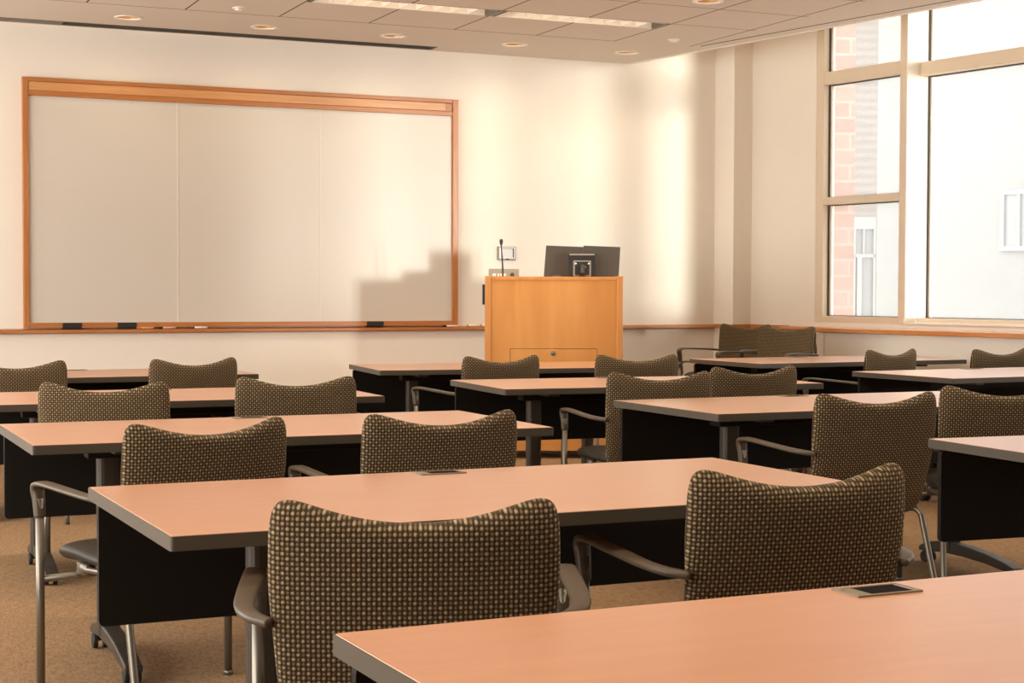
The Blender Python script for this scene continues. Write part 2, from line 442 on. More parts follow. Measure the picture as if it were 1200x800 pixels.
# ------------------------------------------------------------------ windows (local frame of the window wall)
def bars(items):
    bm = bmesh.new()
    for it in items: box(bm, *it)
    return bm
def window(name, s0, s1, front, gl, z0, z1, transoms, first=False):
    root = bpy.data.objects.new(name, None); C.objects.link(root); root.matrix_world = MW; struct(root)
    fw = .06
    d1 = gl + .05
    L0 = s0 + (.085 if first else .0)
    it = [(s1 - fw, s1, front, d1, z0 - .05, z1)]
    if first: it.append((s0, L0, front, d1, z0 - .05, z1))
    it.append((L0, s1 - fw, front + (0 if first else .14), d1, z0 - .055, z0))
    tf = front if first else front + .14
    for a, b in transoms: it.append((L0, s1 - fw, tf, d1, a, b))
    it.append((L0, s1 - fw, tf, d1, z1 - .06, z1))
    build('window_frame', bars(it), M['frame'], root, bevel=.004)
    if not first:   # pale reveal board along the bottom and far jamb
        build('window_reveal', bars([(L0, L0 + .012, front + .004, d1, z0, z1), (L0, s1 - fw, front, front + .139, z0 - .055, z0 - .03)]), M['reveal'], root)
    zs = [z0] + [q for t in transoms for q in t] + [z1 - .06]
    for a, b in zip(zs[::2], zs[1::2]):
        x0 = L0 if first else L0 + .012; x1 = s1 - fw; g = .012
        build('gasket', bars([(x0, x0 + g, gl - .02, gl + .012, a, b), (x1 - g, x1, gl - .02, gl + .012, a, b), (x0 + g, x1 - g, gl - .02, gl + .012, a, a + .006), (x0 + g, x1 - g, gl - .02, gl + .012, b - .008, b)]), M['gasket'], root)
        build('window_sash', bars([(x0 + g, x0 + g + .016, gl - .008, gl + .012, a + .006, b - .008)]), M['reveal'], root)
        o = build('window_pane', bars([(x0 + g, x1 - g, gl, gl + .006, a + .006, b - .008)]), M['glass'], root)
    return root
window('window_1', 1.015, 1.975, .20, .275, 1.005, 3.45, [(1.895, 1.955), (2.855, 2.955)], True)
ss = [1.975, 5.1, 8.2, 11.3, 14.4, 17.5]
for i, (a, b) in enumerate(zip(ss, ss[1:])):
    window('window_%d' % (i + 2), a, b, .20, .45, 1.0, 3.45, [(2.845, 2.945)])

# ------------------------------------------------------------------ outdoors
bm = bmesh.new(); box(bm, XC + .9, 40, -30, 45, -.4, -.3)
struct(build('ground', bm, M['pave']), 'pale paving outdoors')
def wpt(s, off, z=0): return MW @ Vector((s, off, z))

# ------------------------------------------------------------------ tables
TL, TW, TH = 1.718, .843, .737
def outlet(parent, x, y):
    bm = bmesh.new()
    for a in ((x - .062, x + .062, y + .028, y + .034), (x - .062, x + .062, y - .034, y - .028), (x - .062, x - .052, y - .028, y + .028), (x + .052, x + .062, y - .028, y + .028)):
        box(bm, *a, TH - .004, TH + .003)
    box(bm, x - .052, x - .030, y - .028, y + .028, TH - .004, TH + .0025)
    o = build('power_outlet', bm, M['silver'], parent, bevel=.001); o['label'] = 'silver flush outlet frame'
    bm = bmesh.new(); box(bm, x - .030, x + .052, y - .028, y + .028, TH - .004, TH + .0012)
    build('outlet_flap', bm, M['flap'], o)

def make_table():
    t = thing('training_table', '', 'table', group='salmon topped training tables')
    # local frame: origin on the floor below the back left corner, x to the right, -y towards the user
    bm = bmesh.new(); prism(bm, rrect(.003, TL - .003, -TW + .003, -.003, .006, 3), TH - .026, TH, 'xy')
    build('tabletop', bm, M['lam'], t, bevel=.0015)
    bm = bmesh.new()
    ou = rrect(0, TL, -TW, 0, .007, 3); inn = rrect(.0035, TL - .0035, -TW + .0035, -.0035, .005, 3)
    for z0, z1 in ((TH - .029, TH - .001),):
        R = [[bm.verts.new((a, b, z)) for a, b in o] for o, z in ((inn, z0), (ou, z0), (ou, z1), (inn, z1))]
        n = len(ou)
        for q in range(4):
            A, B = R[q], R[(q + 1) % 4]
            for k in range(n): bm.faces.new((A[k], A[(k + 1) % n], B[(k + 1) % n], B[k]))
    o = build('edge_band', bm, M['edge'], t); o['label'] = 'grey brown edge banding'
    bm = bmesh.new(); prism(bm, rrect(.015, TL - .015, .415, .705, .014), -.055, -.037)
    o = build('modesty_panel', bm, M['black'], t); o['label'] = 'black hanging modesty panel'
    bm = bmesh.new(); box(bm, .22, TL - .22, -.50, -.42, .655, .707)
    build('support_beam', bm, M['black'], t, bevel=.004)
    for x in (.29, TL - .29):
        bm = bmesh.new(); prism(bm, rrect(x - .036, x + .036, -.49, -.43, .02, 3), .075, .70, 'xy')
        box(bm, x - .03, x + .03, -.74, -.12, .69, .7075)
        lg = build('leg', bm, M['darkmetal'], t, bevel=.002)
        # arched foot
        top = [(-.88, .058), (-.82, .075), (-.70, .096), (-.58, .108), (-.46, .112), (-.38, .106), (-.31, .09), (-.27, .07)]
        bot = [(-.27, .05), (-.33, .052), (-.42, .062), (-.56, .062), (-.70, .054), (-.82, .040), (-.88, .036)]
        bm = bmesh.new(); prism(bm, top + bot, x - .028, x + .028, 'yz')
        build('foot', bm, M['darkmetal'], lg, bevel=.006)
        for y in (-.845, -.305):
            bm = bmesh.new()
            for dx in (-.018, .018): lathe(bm, [(.005, dx - .008), (.024, dx - .008), (.026, dx - .004), (.026, dx + .004), (.024, dx + .008), (.005, dx + .008)], (x, y, .026), 16, 'x')
            box(bm, x - .010, x + .010, y - .012, y + .012, .026, .056)
            build('caster', bm, M['rubber'], lg)
    outlet(t, TL / 2 + .01, -.058)
    return t

TABLES = [
 (.664, 2.095, 1.5, 'table in the immediate foreground, filling the bottom right corner of the photo'),
 (.633, 3.882, 1.0, 'large salmon table in front of the two nearest patterned chairs, with an outlet'),
 (.647, 5.818, .26, 'left salmon table directly beyond the big front one, both its near corners visible'),
 (.681, 7.619, -1.1, 'left salmon table second nearest the whiteboard, its left end outside the photo'),
 (.62, 9.560, 1.8, 'farthest salmon table on the left, below the whiteboard'),
 (3.200, 9.736, -6.0, 'farthest middle salmon table, directly before the wooden podium'),
 (3.125, 7.835, -3.9, 'middle salmon table one row nearer than the podium table, two patterned chairs standing nearer'),
 (3.190, 6.127, .5, 'middle salmon table with a pale glossy corner and black panel, right of the armchair'),
 (3.282, 4.155, -3.7, 'table cut off by the right photo edge, long black panel hanging below, carpet showing'),
 (5.640, 9.708, 2.5, 'pale reflecting table farthest right, under the window wall by the stacked chairs'),
 (5.639, 7.834, 3.6, 'pale reflecting table at the right photo edge, second row from the window wall corner'),
]
tb = make_table()
for i, (x, y, a, lab) in enumerate(TABLES):
    if i == 0: tb.location = (x, y, 0); tb.rotation_euler = (0, 0, math.radians(a)); tb['label'] = lab
    else: dup(tb, (x, y, 0), math.radians(a), lab)

# ------------------------------------------------------------------ chairs
def shell(bm, f, rings=(0., .25, .5, .7, .82, .9, .95, .98), N=96, th=.022, pw=4):
    """closed padded surface; f(a, r) -> (centre point, normal, uv)"""
    uvl = bm.loops.layers.uv.new('weave')
    uvs = {}
    def mk(a, r, s):
        p, n, uv = f(a, r); h = th * math.sqrt(max(0, 1 - r ** pw))
        v = bm.verts.new(p + n * (h * s)); uvs[v] = (uv[0], uv[1] + (1 - r) * 0); return v
    rim = [mk(2 * PI * k / N, 1., 0) for k in range(N)]
    for s in (1, -1):
        prev = rim
        for r in reversed(rings[1:]):
            cur = [mk(2 * PI * k / N, r, s) for k in range(N)]
            for k in range(N): bm.faces.new((prev[k], prev[(k + 1) % N], cur[(k + 1) % N], cur[k]))
            prev = cur
        c = mk(0, 0., s)
        for k in range(N): bm.faces.new((prev[k], prev[(k + 1) % N], c))
    for fc in bm.faces:
        for l in fc.loops: l[uvl].uv = uvs[l.vert]

def squircle(a, n):
    """even walk round a rounded square; a in 0..2pi"""
    q = (a / (2 * PI) * 4) % 4; k = int(q); f = (q - k) * 2 - 1
    f = math.copysign(abs(f) ** .85, f)
    cx, cz = ((1, f), (-f, 1), (-1, -f), (f, -1))[k]
    h = (abs(cx) ** n + abs(cz) ** n) ** (1 / n)
    return cx / h, cz / h

def back_f(a, r):
    n = 9.
    cx, cz = squircle(a, n); x0 = cx * r; z0 = cz * r
    t = (z0 + 1) / 2
    hw = .230 + .026 * min(1, t * 1.5) - .002 * t
    x = x0 * hw
    z = .612 + z0 * .2365
    k = max(0, z0)
    q = min(1.25, abs(x) / .225)
    z += k ** 2 * (-.050 * (1 - q ** 2.0))
    if z0 < 0: z += .02 * (x / .23) ** 2 * (-z0)
    y = .105 * (1 - t) ** 1.25 - .012 * sin(PI * t) + .034 * (abs(x) / .25) ** 2.4 * (.35 + .65 * t) - .008
    nrm = Vector((-.22 * x / .25, 1, .22)).normalized()
    return Vector((x, y, z)), nrm, (x, z)

def seat_f(a, r):
    n = 4.
    cx, cz = squircle(a, n); x0 = cx * r; y0 = cz * r
    x = x0 * .245; y = .33 + y0 * .245
    z = .435 + .010 * (x0 ** 2) - (.045 * max(0, (y0 - .45) / .55) ** 2) - .012 * max(0, -y0)
    return Vector((x, y, z)), Vector((0, 0, 1)), (x, y)

def make_chair():
    t = thing('armchair', '', 'chair', group='patterned armchairs at the tables')
    bm = bmesh.new(); shell(bm, back_f, rings=(0., .25, .5, .7, .8, .87, .92, .95, .97, .985, .995), th=.024, pw=16)
    o = build('backrest', bm, M['fabric'], t, smooth=True); o['label'] = 'backrest in brown and beige woven fabric'
    bm = bmesh.new(); shell(bm, seat_f, th=.034, N=48)
    o = build('seat', bm, M['vinyl'], t, smooth=True); o['label'] = 'black upholstered seat'
    bm = bmesh.new()
    tube(bm, [(-.303, .455, .366), (.303, .455, .366)], .010)
    for s in (-1, 1):
        tube(bm, smooth_path([(s * .19, .455, .366), (s * .195, .41, .388), (s * .20, .25, .400), (s * .195, .10, .405)], 4), .009)
        box(bm, s * .19 - .015, s * .19 + .015, .37, .43, .375, .41)
    tube(bm, [(-.2, .11, .403), (.2, .11, .403)], .009)
    build('seat_frame', bm, M['steel'], t, smooth=True)
    for s in (-1, 1):
        bm = bmesh.new(); tube(bm, [(s * .305, .455, .004), (s * .305, .455, .60)], .0125, 14)
        lathe(bm, [(.013, 0), (.0145, .0), (.0145, .012), (.013, .014)], (s * .305, .455, 0), 14)
        build('leg', bm, M['steel'], t, smooth=True)
        bm = bmesh.new(); tube(bm, smooth_path([(s * .19, .11, .403), (s * .212, .092, .402), (s * .223, .070, .386), (s * .227, .055, .34), (s * .243, -.05, .004)], 5), .0115, 12)
        build('leg', bm, M['steel'], t, smooth=True)
        bm = bmesh.new()
        ribbon(bm, [(s * .305, .455, .545), (s * .305, .462, .595), (s * .306, .468, .624), (s * .307, .452, .6405), (s * .308, .40, .645), (s * .308, .26, .640), (s * .304, .13, .634), (s * .286, .06, .629), (s * .250, .02, .624)],
               [.030, .034, .040, .044, .044, .042, .038, .032, .022], [.030, .032, .028, .018, .013, .013, .014, .016, .016], (1, 0, 0) if s > 0 else (1, 0, 0))
        build('armrest', bm, M['arm'], t, smooth=True)
    return t

CHAIRS = [
 (.982, 2.622, -19.5, 'nearest patterned chair, seen straight from behind at bottom centre left'),
 (1.908, 2.81, -4.5, 'large patterned chair near bottom right, left arm showing, next to the nearest chair'),
 (1.063, 4.45, 15.2, 'patterned chair at left, its steel front leg and black seat visible left of table'),
 (1.778, 4.501, 2.9, 'patterned chair behind the middle of the big front table, above its outlet'),
 (3.568, 4.787, -4.1, 'tall patterned chair right of centre with whole backrest and rear leg above the carpet'),
 (4.287, 4.952, -25., 'dark patterned chair at the right photo edge, behind the table with the long panel'),
 (1.113, 6.449, -19., 'left one of the two patterned chairs second nearest the whiteboard on the left side'),
 (1.933, 6.576, -10.7, 'right one of the two patterned chairs second nearest the whiteboard, beside a table outlet'),
 (1.040, 8.528, -1.3, 'patterned chair back cut by the left photo edge, in the farthest left row'),
 (1.961, 8.553, 12.6, 'patterned chair at right end of the farthest left table, below the whiteboard'),
 (3.578, 6.405, -7.4, 'patterned chair with left arm showing, half hidden by the glossy corner table'),
 (4.281, 6.722, 2., 'patterned chair in the middle column just right of the half hidden armchair'),
 (3.639, 8.318, 8.3, 'patterned chair before the podium, left one with an arm showing'),
 (4.431, 8.202, -8.2, 'patterned chair before the podium, right one of the pair'),
 (6.366, 8.398, 15.8, 'patterned chair at the pale far right table, left of the pair'),
 (7.109, 8.253, 6.6, 'patterned chair nearest the windows, cut by the right photo edge at far table'),
]
ch = make_chair()
for i, (x, y, a, lab) in enumerate(CHAIRS):
    if i == 0: ch.location = (x, y, 0); ch.rotation_euler = (0, 0, math.radians(a)); ch['label'] = lab
    else: dup(ch, (x, y, 0), math.radians(a), lab)
# two stacks of two in the corner, facing the room
E_ST = .105
for (x, y, a, w) in ((6.93, 11.02, 110., 'farther stack by the corner pilaster'), (6.85, 10.31, 112., 'nearer stack under the window sill')):
    f = Vector((-sin(math.radians(a)), cos(math.radians(a)), 0))
    dup(ch, (x - f.x * .012, y - f.y * .012, 0), math.radians(a), 'lower chair of the ' + w, 'chairs stacked in the corner')
    dup(ch, (x, y, E_ST), math.radians(a), 'upper patterned chair of the ' + w, 'chairs stacked in the corner')

# ------------------------------------------------------------------ whiteboard
BX0, BX1, BZ0, BZ1 = 1.512, 4.835, .925, 2.705
wb = thing('whiteboard', 'large three panel whiteboard in an orange wooden frame on the front wall', 'whiteboard', (0, YF, 0))
px0, px1, pz0, pz1 = 1.552, 4.787, .962, 2.575
s1, s2 = 2.615, 3.705
for k, (a, b) in enumerate(((px0, s1 - .004), (s1 + .004, s2 - .003), (s2 + .003, px1))):
    bm = bmesh.new(); box(bm, a, b, -.028 if k < 2 else -.030, -.004, pz0, pz1)
    build('board_panel', bm, M['wboard'], wb)
bm = bmesh.new(); box(bm, s1 - .004, s1 + .004, -.031, -.004, pz0, pz1); box(bm, s2 - .003, s2 + .003, -.031, -.004, pz0, pz1)
build('panel_seam', bm, M['seam'], wb)
bm = bmesh.new(); box(bm, BX0, px0, -.05, -.002, BZ0, BZ1); build('side_frame', bm, M['orangeV'], wb, bevel=.004)
bm = bmesh.new(); box(bm, px1, BX1, -.05, -.002, BZ0, BZ1); build('side_frame', bm, M['orangeV'], wb, bevel=.004)
bm = bmesh.new(); box(bm, px0, px1, -.048, -.002, pz1, pz1 + .035); box(bm, px0, px1, -.048, -.002, BZ1 - .03, BZ1); box(bm, px0, px1, -.036, -.002, pz1 + .035, BZ1 - .03)
build('top_frame', bm, M['orange'], wb, bevel=.003)
bm = bmesh.new(); box(bm, px0 + .003, px1 - .06, -.046, -.036, pz1 + .037, BZ1 - .032)
o = build('top_inlay', bm, M['orange_lt'], wb, bevel=.002); o['label'] = 'lighter wooden strip in the top rail'
bm = bmesh.new(); box(bm, px0, px1, -.05, -.002, BZ0, pz0)
build('bottom_frame', bm, M['orange'], wb, bevel=.003)

# erasers and markers on the rail
def eraser(x, lab):
    t = thing('board_eraser', lab, 'eraser', (x, YF - .032, .9175), 0, 'erasers on the marker rail')
    bm = bmesh.new(); box(bm, -.068, .068, -.024, .020, 0, .014); build('felt_pad', bm, M['rubber'], t, bevel=.003)
    bm = bmesh.new(); prism(bm, rrect(-.066, .072, .014, .044, .008), -.023, .019); build('eraser_body', bm, M['dark'], t, bevel=.002)
eraser(1.845, 'black eraser on the rail, leftmost, under the left whiteboard panel')
eraser(2.235, 'black eraser on the rail, second from left, beside the markers')
eraser(4.14, 'black eraser on the rail under the right whiteboard panel')
def marker(x, l, body, cap, lab):
    t = thing('dry_erase_marker', lab, 'marker', (x, YF - .042, .9235), 0, 'markers lying on the rail')
    bm = bmesh.new(); lathe(bm, [(.006, -l * .25), (.009, -l * .24), (.009, l / 2 - .004), (.006, l / 2)], seg=12, axis='x'); build('barrel', bm, body, t, smooth=True)
    bm = bmesh.new(); lathe(bm, [(.006, -l / 2), (.0095, -l / 2 + .004), (.0095, -l * .25)], seg=12, axis='x'); build('marker_cap', bm, cap, t, smooth=True)
marker(2.37, .13, M['amber'], M['amber'], 'orange labelled marker right of the second eraser')
marker(2.53, .13, M['pink'], M['dark'], 'pinkish marker with dark cap on the rail')
marker(2.765, .13, M['white'], M['navy'], 'white marker with blue cap on the rail')
marker(4.77, .13, M['white'], M['dark'], 'white marker at the right end of the whiteboard')
marker(4.95, .08, M['white'], M['amber'], 'short white marker between whiteboard and podium')
marker(5.06, .07, M['white'], M['amber'], 'short white marker on the rail close to podium edge')

# ------------------------------------------------------------------ podium
PA = math.radians(-23.9)
PX, PY = 4.529, 10.685
pw, pd, pt, pb = .985, .72, 1.306, .035
pod = thing('podium', 'tall orange wooden podium with locked front door', 'podium', (PX, PY, 0), PA)
bm = bmesh.new(); box(bm, 0, .042, 0, pd, pb, pt); build('side_panel', bm, M['maple_e'], pod, bevel=.004)
bm = bmesh.new(); box(bm, pw - .042, pw, 0, pd, pb, pt); build('side_panel', bm, M['maple_e'], pod, bevel=.004)
bm = bmesh.new(); box(bm, .042, pw - .042, .008, .03, 1.276, pt - .004); build('top_rail', bm, M['maple_e'], pod, bevel=.003)
dx0, dx1, dz1 = .183, .803, .784
bm = bmesh.new(); box(bm, .042, dx0 - .003, .014, .034, pb, 1.276); box(bm, dx1 + .003, pw - .042, .014, .034, pb, 1.276); box(bm, dx0 - .003, dx1 + .003, .014, .034, dz1 + .004, 1.276)
build('front_panel', bm, M['maple'], pod)
bm = bmesh.new(); box(bm, dx0 - .003, dx1 + .003, .03, .036, pb, dz1 + .004); build('door_gap', bm, M['slot'], pod)
bm = bmesh.new(); box(bm, dx0 + .001, dx1 - .001, .012, .029, pb + .02, dz1); dr = build('door', bm, M['maple'], pod, bevel=.002)
bm = bmesh.new(); lathe(bm, [(.006, .02), (.014, .014), (.017, .004), (.017, -.008), (.012, -.013), (.004, -.014)], (.487, .008, .755), 20, 'y'); build('door_lock', bm, M['steel'], dr, smooth=True)
bm = bmesh.new(); box(bm, .042, pw - .042, .05, pd - .02, pt - .06, pt - .035); build('desk_surface', bm, M['maple'], pod)
bm = bmesh.new(); box(bm, .042, pw - .042, pd - .03, pd - .008, pb, .9); build('rear_panel', bm, M['maple'], pod)
bm = bmesh.new(); box(bm, -.02, -.001, .1, .2, 1.10, 1.245); o = build('side_handle', bm, M['dark'], pod, bevel=.004)
for x, y in ((.1, .1), (.88, .1), (.1, .62), (.88, .62)):
    bm = bmesh.new(); lathe(bm, [(.005, -.012), (.017, -.012), (.017, .012), (.005, .012)], (x, y, .018), 14, 'x'); box(bm, x - .014, x + .014, y - .014, y + .014, .03, .036); build('caster', bm, M['rubber'], pod)
PM = Matrix.Translation((PX, PY, 0)) @ Matrix.Rotation(PA, 4, 'Z')
def ploc(x, y, z): return PM @ Vector((x, y, z))
ds = pt - .035
# two monitors seen from behind
def monitor(x0, x1, lab, lean):
    t = thing('monitor', lab, 'monitor', ploc((x0 + x1) / 2, .34, ds), PA, 'monitors on the podium')
    w = (x1 - x0) / 2
    bm = bmesh.new(); prism(bm, [(-w + lean[0], .02), (w + lean[0], .02), (w + lean[1], .252), (-w + lean[1], .262)], -.018, .0); build('back_cover', bm, M['taupe'], t, bevel=.004)
    bm = bmesh.new(); prism(bm, [(-w + .004 + lean[0], .024), (w - .004 + lean[0], .024), (w - .004 + lean[1], .248), (-w + .004 + lean[1], .258)], .0, .012); build('screen', bm, M['dark'], t)
    bm = bmesh.new(); box(bm, -.02, .02, .0, .02, 0, .12); box(bm, -.08, .08, -.06, .1, 0, .01); build('stand', bm, M['dark'], t)
monitor(.425, .700, 'left dark monitor back on the podium, tilted edge', (.0, .018))
monitor(.705, .975, 'right dark monitor back on the podium', (.0, .012))
# small black display with its bracket, in front of the monitors
t = thing('touch_display', 'small black display seen from behind in front of the monitors', 'display', ploc(.705, .22, ds), PA)
bm = bmesh.new(); prism(bm, rrect(-.105, .100, .03, .205, .018), .0, .02); build('display_back', bm, M['dark'], t, bevel=.003)
bm = bmesh.new(); prism(bm, rrect(-.095, .088, .188, .200, .005), -.004, .0); build('top_lip', bm, M['grey'], t)
bm = bmesh.new(); prism(bm, rrect(-.068, .062, .035, .150, .006), -.008, .0); pl = build('mount_plate', bm, M['grey'], t, bevel=.002)
bm = bmesh.new(); prism(bm, rrect(-.055, .050, .045, .142, .006), -.014, -.008)
build('plate_centre', bm, M['dark'], pl)
bm = bmesh.new()
for x, z in ((-.05, .128), (.045, .128), (-.012, .10), (.015, .10)): lathe(bm, [(.004, -.020), (.007, -.018), (.007, -.012)], (x, 0, z), 10, 'y')
build('bolt', bm, M['white'], pl)
bm = bmesh.new(); tube(bm, [(0, -.01, .11), (0, -.045, .06), (0, -.02, .0)], .02, 12); box(bm, -.07, .07, -.07, .06, 0, .012); build('stand', bm, M['dark'], t)
t = tag(build('computer_mouse', (lambda b: (lathe(b, [(.004, 0), (.045, .0), (.048, .012), (.036, .03), (.015, .042), (.002, .044)], (0, 0, 0), 20), b)[1])(bmesh.new()), M['taupe'], smooth=True), 'dark rounded mouse at the foot of the left monitor', 'mouse')
t.location = ploc(.515, .14, ds); t.scale = (1.2, .8, 1.)
# gooseneck microphone
t = thing('gooseneck_microphone', 'thin black gooseneck microphone standing on the podium left side', 'microphone', ploc(.127, .12, ds), PA)
bm = bmesh.new(); lathe(bm, [(.03, 0), (.03, .012), (.012, .02)], seg=20); build('base', bm, M['dark'], t, smooth=True)
bm = bmesh.new(); tube(bm, smooth_path([(.0, 0, .015), (-.002, 0, .11), (-.008, 0, .20), (-.012, 0, .262)], 5), [.007] * 5 + [.006] * 5 + [.005] * 6, 10); build('gooseneck', bm, M['dark'], t, smooth=True)
bm = bmesh.new(); lathe(bm, [(.004, .255), (.009, .262), (.012, .275), (.013, .288), (.010, .298), (.003, .302)], (-.012, 0, 0), 14); build('microphone_head', bm, M['dark'], t, smooth=True)
# grey control box
t = thing('control_unit', 'grey switch box with white buttons behind the microphone base', 'control box', ploc(.02, .45, ds), PA)
bm = bmesh.new(); box(bm, 0, .225, 0, .18, 0, .092); build('housing', bm, M['grey'], t, bevel=.003)
for x0, x1 in ((.03, .054), (.066, .08), (.088, .128)):
    bm = bmesh.new(); box(bm, x0, x1, -.004, 0, .038, .056); build('button', bm, M['white'], t)
bm = bmesh.new(); lathe(bm, [(.013, -.008), (.016, -.004), (.016, 0)], (.175, 0, .048), 16, 'y'); build('knob', bm, M['taupe'], t)
# wall control panel
t = thing('wall_control_panel', 'white wall panel with dark rim above the podium, behind the microphone', 'control panel', (5.272, YF, 1.50))
bm = bmesh.new(); box(bm, -.078, .078, -.02, 0, -.056, .056); build('housing', bm, M['grey'], t, bevel=.004)
bm = bmesh.new(); box(bm, -.068, .066, -.024, -.02, -.040, .048); build('rim', bm, M['white'], t)
bm = bmesh.new(); box(bm, -.052, .045, -.027, -.024, -.034, .036); build('screen', bm, M['screen'], t)
bm = bmesh.new(); box(bm, -.054, .056, -.029, -.024, .037, .042); box(bm, .048, .056, -.029, -.024, -.034, .037); box(bm, -.012, .012, -.029, -.024, -.052, -.042); build('dark_edge', bm, M['dark'], t)

# ------------------------------------------------------------------ ceiling fittings
def troffer(x0, x1, lab):
    t = thing('ceiling_light', lab, 'ceiling light', ((x0 + x1) / 2, 10.2125, ZC), 0, 'louvred ceiling light strips')
    w = (x1 - x0) / 2 - .004; d = .1135
    bm = bmesh.new()
    box(bm, -w, w, -d, -d + .006, .0, .11); box(bm, -w, w, d - .006, d, .0, .11); box(bm, -w, w, -d, d, .11, .116)
    build('housing', bm, M['lampwhite'], t)
    bm = bmesh.new(); box(bm, -w, -w + .028, -d, d, -.002, .10); box(bm, w - .028, w, -d, d, -.002, .10); build('end_cap', bm, M['slotmetal'], t)
    bm = bmesh.new(); tube(bm, [(-w + .04, -.0, .085), (w - .04, .0, .085)], .016, 12); build('lamp_tube', bm, M['tube'], t, smooth=True)
    n = 10
    for k in range(1, n):
        x = -w + .028 + (2 * w - .056) * k / n
        bm = bmesh.new(); prism(bm, [(x - .003, .004), (x + .003, .004), (x + .012, .030), (x + .019, .058), (x - .019, .058), (x - .012, .030)], -d + .006, d - .006)
        build('louvre_blade', bm, M['lampwhite'], t)
    return t
troffer(*TR[0], 'louvred ceiling light strip, left one, cut by the top photo edge')
troffer(*TR[1], 'louvred ceiling light strip, right one ending near the window side')
def downlight(x, y, lab):
    t = thing('downlight', lab, 'ceiling light', (x, y, ZC), 0, 'round recessed downlights')
    bm = bmesh.new()
    prof = [(.077, .001), (.100, -.001), (.102, -.004), (.098, -.007), (.076, -.006), (.073, .0)]
    R = []
    for r, h in prof + [prof[0]]: R.append((r, h))
    seg = 32; rings = []
    for r, h in prof: rings.append([bm.verts.new((r * cos(2 * PI * k / seg), r * sin(2 * PI * k / seg), h)) for k in range(seg)])
    for i in range(len(rings)):
        a, b = rings[i], rings[(i + 1) % len(rings)]
        for k in range(seg): bm.faces.new((a[k], a[(k + 1) % seg], b[(k + 1) % seg], b[k]))
    build('trim_ring', bm, M['lampwhite'], t, smooth=True)
    bm = bmesh.new(); rings = []
    for r, h in ((.0745, -.003), (.072, .03), (.062, .075), (.045, .11)): rings.append([bm.verts.new((r * cos(2 * PI * k / seg), r * sin(2 * PI * k / seg), h)) for k in range(seg)])
    for a, b in zip(rings, rings[1:]):
        for k in range(seg): bm.faces.new((a[k], a[(k + 1) % seg], b[(k + 1) % seg], b[k]))
    bm.faces.new(rings[-1]); build('reflector', bm, M['reflector'], t, smooth=True)
    bm = bmesh.new(); lathe(bm, [(.01, .02), (.032, .028), (.038, .05), (.03, .09)], seg=20); build('bulb', bm, M['bulb'], t, smooth=True)
for (x, y), w in zip(DL, ('leftmost of the row above the whiteboard', 'second from left above the whiteboard', 'third from left, near the end of the dark slot', 'fourth from left, right of the dark slot', 'rightmost of the row, at the ceiling corner', 'at the top photo edge, apart from the row')):
    downlight(x, y, 'round recessed downlight, ' + w)
for x, y, lab in ((2.76, 10.73, 'small flat round detector left of the light strip'), (6.067, 10.70, 'small flat round detector right of the light strip end')):
    t = thing('smoke_detector', lab, 'detector', (x, y, ZC), 0, 'small ceiling discs')
    bm = bmesh.new(); lathe(bm, [(.045, 0), (.045, -.008), (.036, -.012)], seg=28); build('base', bm, M['lampwhite'], t)
    bm = bmesh.new(); lathe(bm, [(.030, -.012), (.028, -.018), (.014, -.022)], seg=24); build('cover', bm, M['white'], t, smooth=True)
# projection screen slot
t = thing('projection_screen_slot', 'long dark slot of a retracted screen in the ceiling above the whiteboard', 'screen housing', (0, 11.8775, ZC))
bm = bmesh.new(); box(bm, -1.19, 4.60, -.075, -.069, -.003, .14); box(bm, -1.19, 4.60, .069, .075, -.003, .14); box(bm, 4.592, 4.60, -.069, .069, -.003, .14); box(bm, -1.19, 4.60, -.075, .075, .14, .15)
build('housing', bm, M['slotmetal'], t)
bm = bmesh.new(); box(bm, -1.18, 4.592, -.069, -.02, .03, .05); box(bm, -1.18, 4.592, .0, .069, .045, .06); build('inner_flap', bm, M['slot'], t)
bm = bmesh.new(); tube(bm, [(1.9, .0, .0995), (4.5, .0, .0995)], .035, 14); build('screen_roller', bm, M['slot'], t)
bm = bmesh.new(); box(bm, -1.18, 1.78, -.069, .069, -.003, .004); o = build('cover_plate', bm, M['slotmetal'], t); o['label'] = 'grey closed lid at the left end'

# ------------------------------------------------------------------ exterior buildings
CAMP = Vector((0, 0, 1.2))
def dirpt(px, dep):   # world ground point in the direction of a photo column at a given depth
    lat = (px - 600) / 1904.8 * dep
    return Vector((.9141 * lat + .4058 * dep, -.4055 * lat + .914 * dep, 0))
def ext(name, lab, p0, p1, depth, z1, mat):
    t = thing(name, lab, 'building', (p0.x, p0.y, -.3), math.atan2(p1.y - p0.y, p1.x - p0.x))
    L = (p1 - p0).length
    bm = bmesh.new(); box(bm, 0, L, 0, depth, 0, z1); build('facade', bm, mat, t)
    return t, L
a, b = dirpt(968, 15.5), dirpt(999.5, 15.5)
t, L = ext('brick_pier', 'pink brick pier outside, at the left edge of the narrow window', a, b, .8, 7.5, M['brick'])
bm = bmesh.new(); box(bm, -.02, L + .02, -.02, .82, 7.5, 7.6); build('coping', bm, M['extframe'], t)
a, b = dirpt(996, 19.), dirpt(1026, 19.)
t, L = ext('neighboring_wing', 'grey brown building wing with a pale window seen through the narrow window', a, b, 2., 9., M['louver'])
bm = bmesh.new(); zt = 2.37
for q in ((.02, L - .02, zt - .14, zt), (.02, .045, .3, zt - .14), (L * .44, L * .50, 1.94, zt - .14), (L * .22, L * .40, .3, 1.90), (L - .045, L - .02, .3, zt - .14), (.02, L - .02, 1.90, 1.94)): box(bm, q[0], q[1], -.05, .0, q[2], q[3])
w = build('window_frame', bm, M['extframe'], t)
bm = bmesh.new(); box(bm, .03, L - .03, -.02, -.004, .3, zt - .12); build('window_glass', bm, M['extwin'], w)
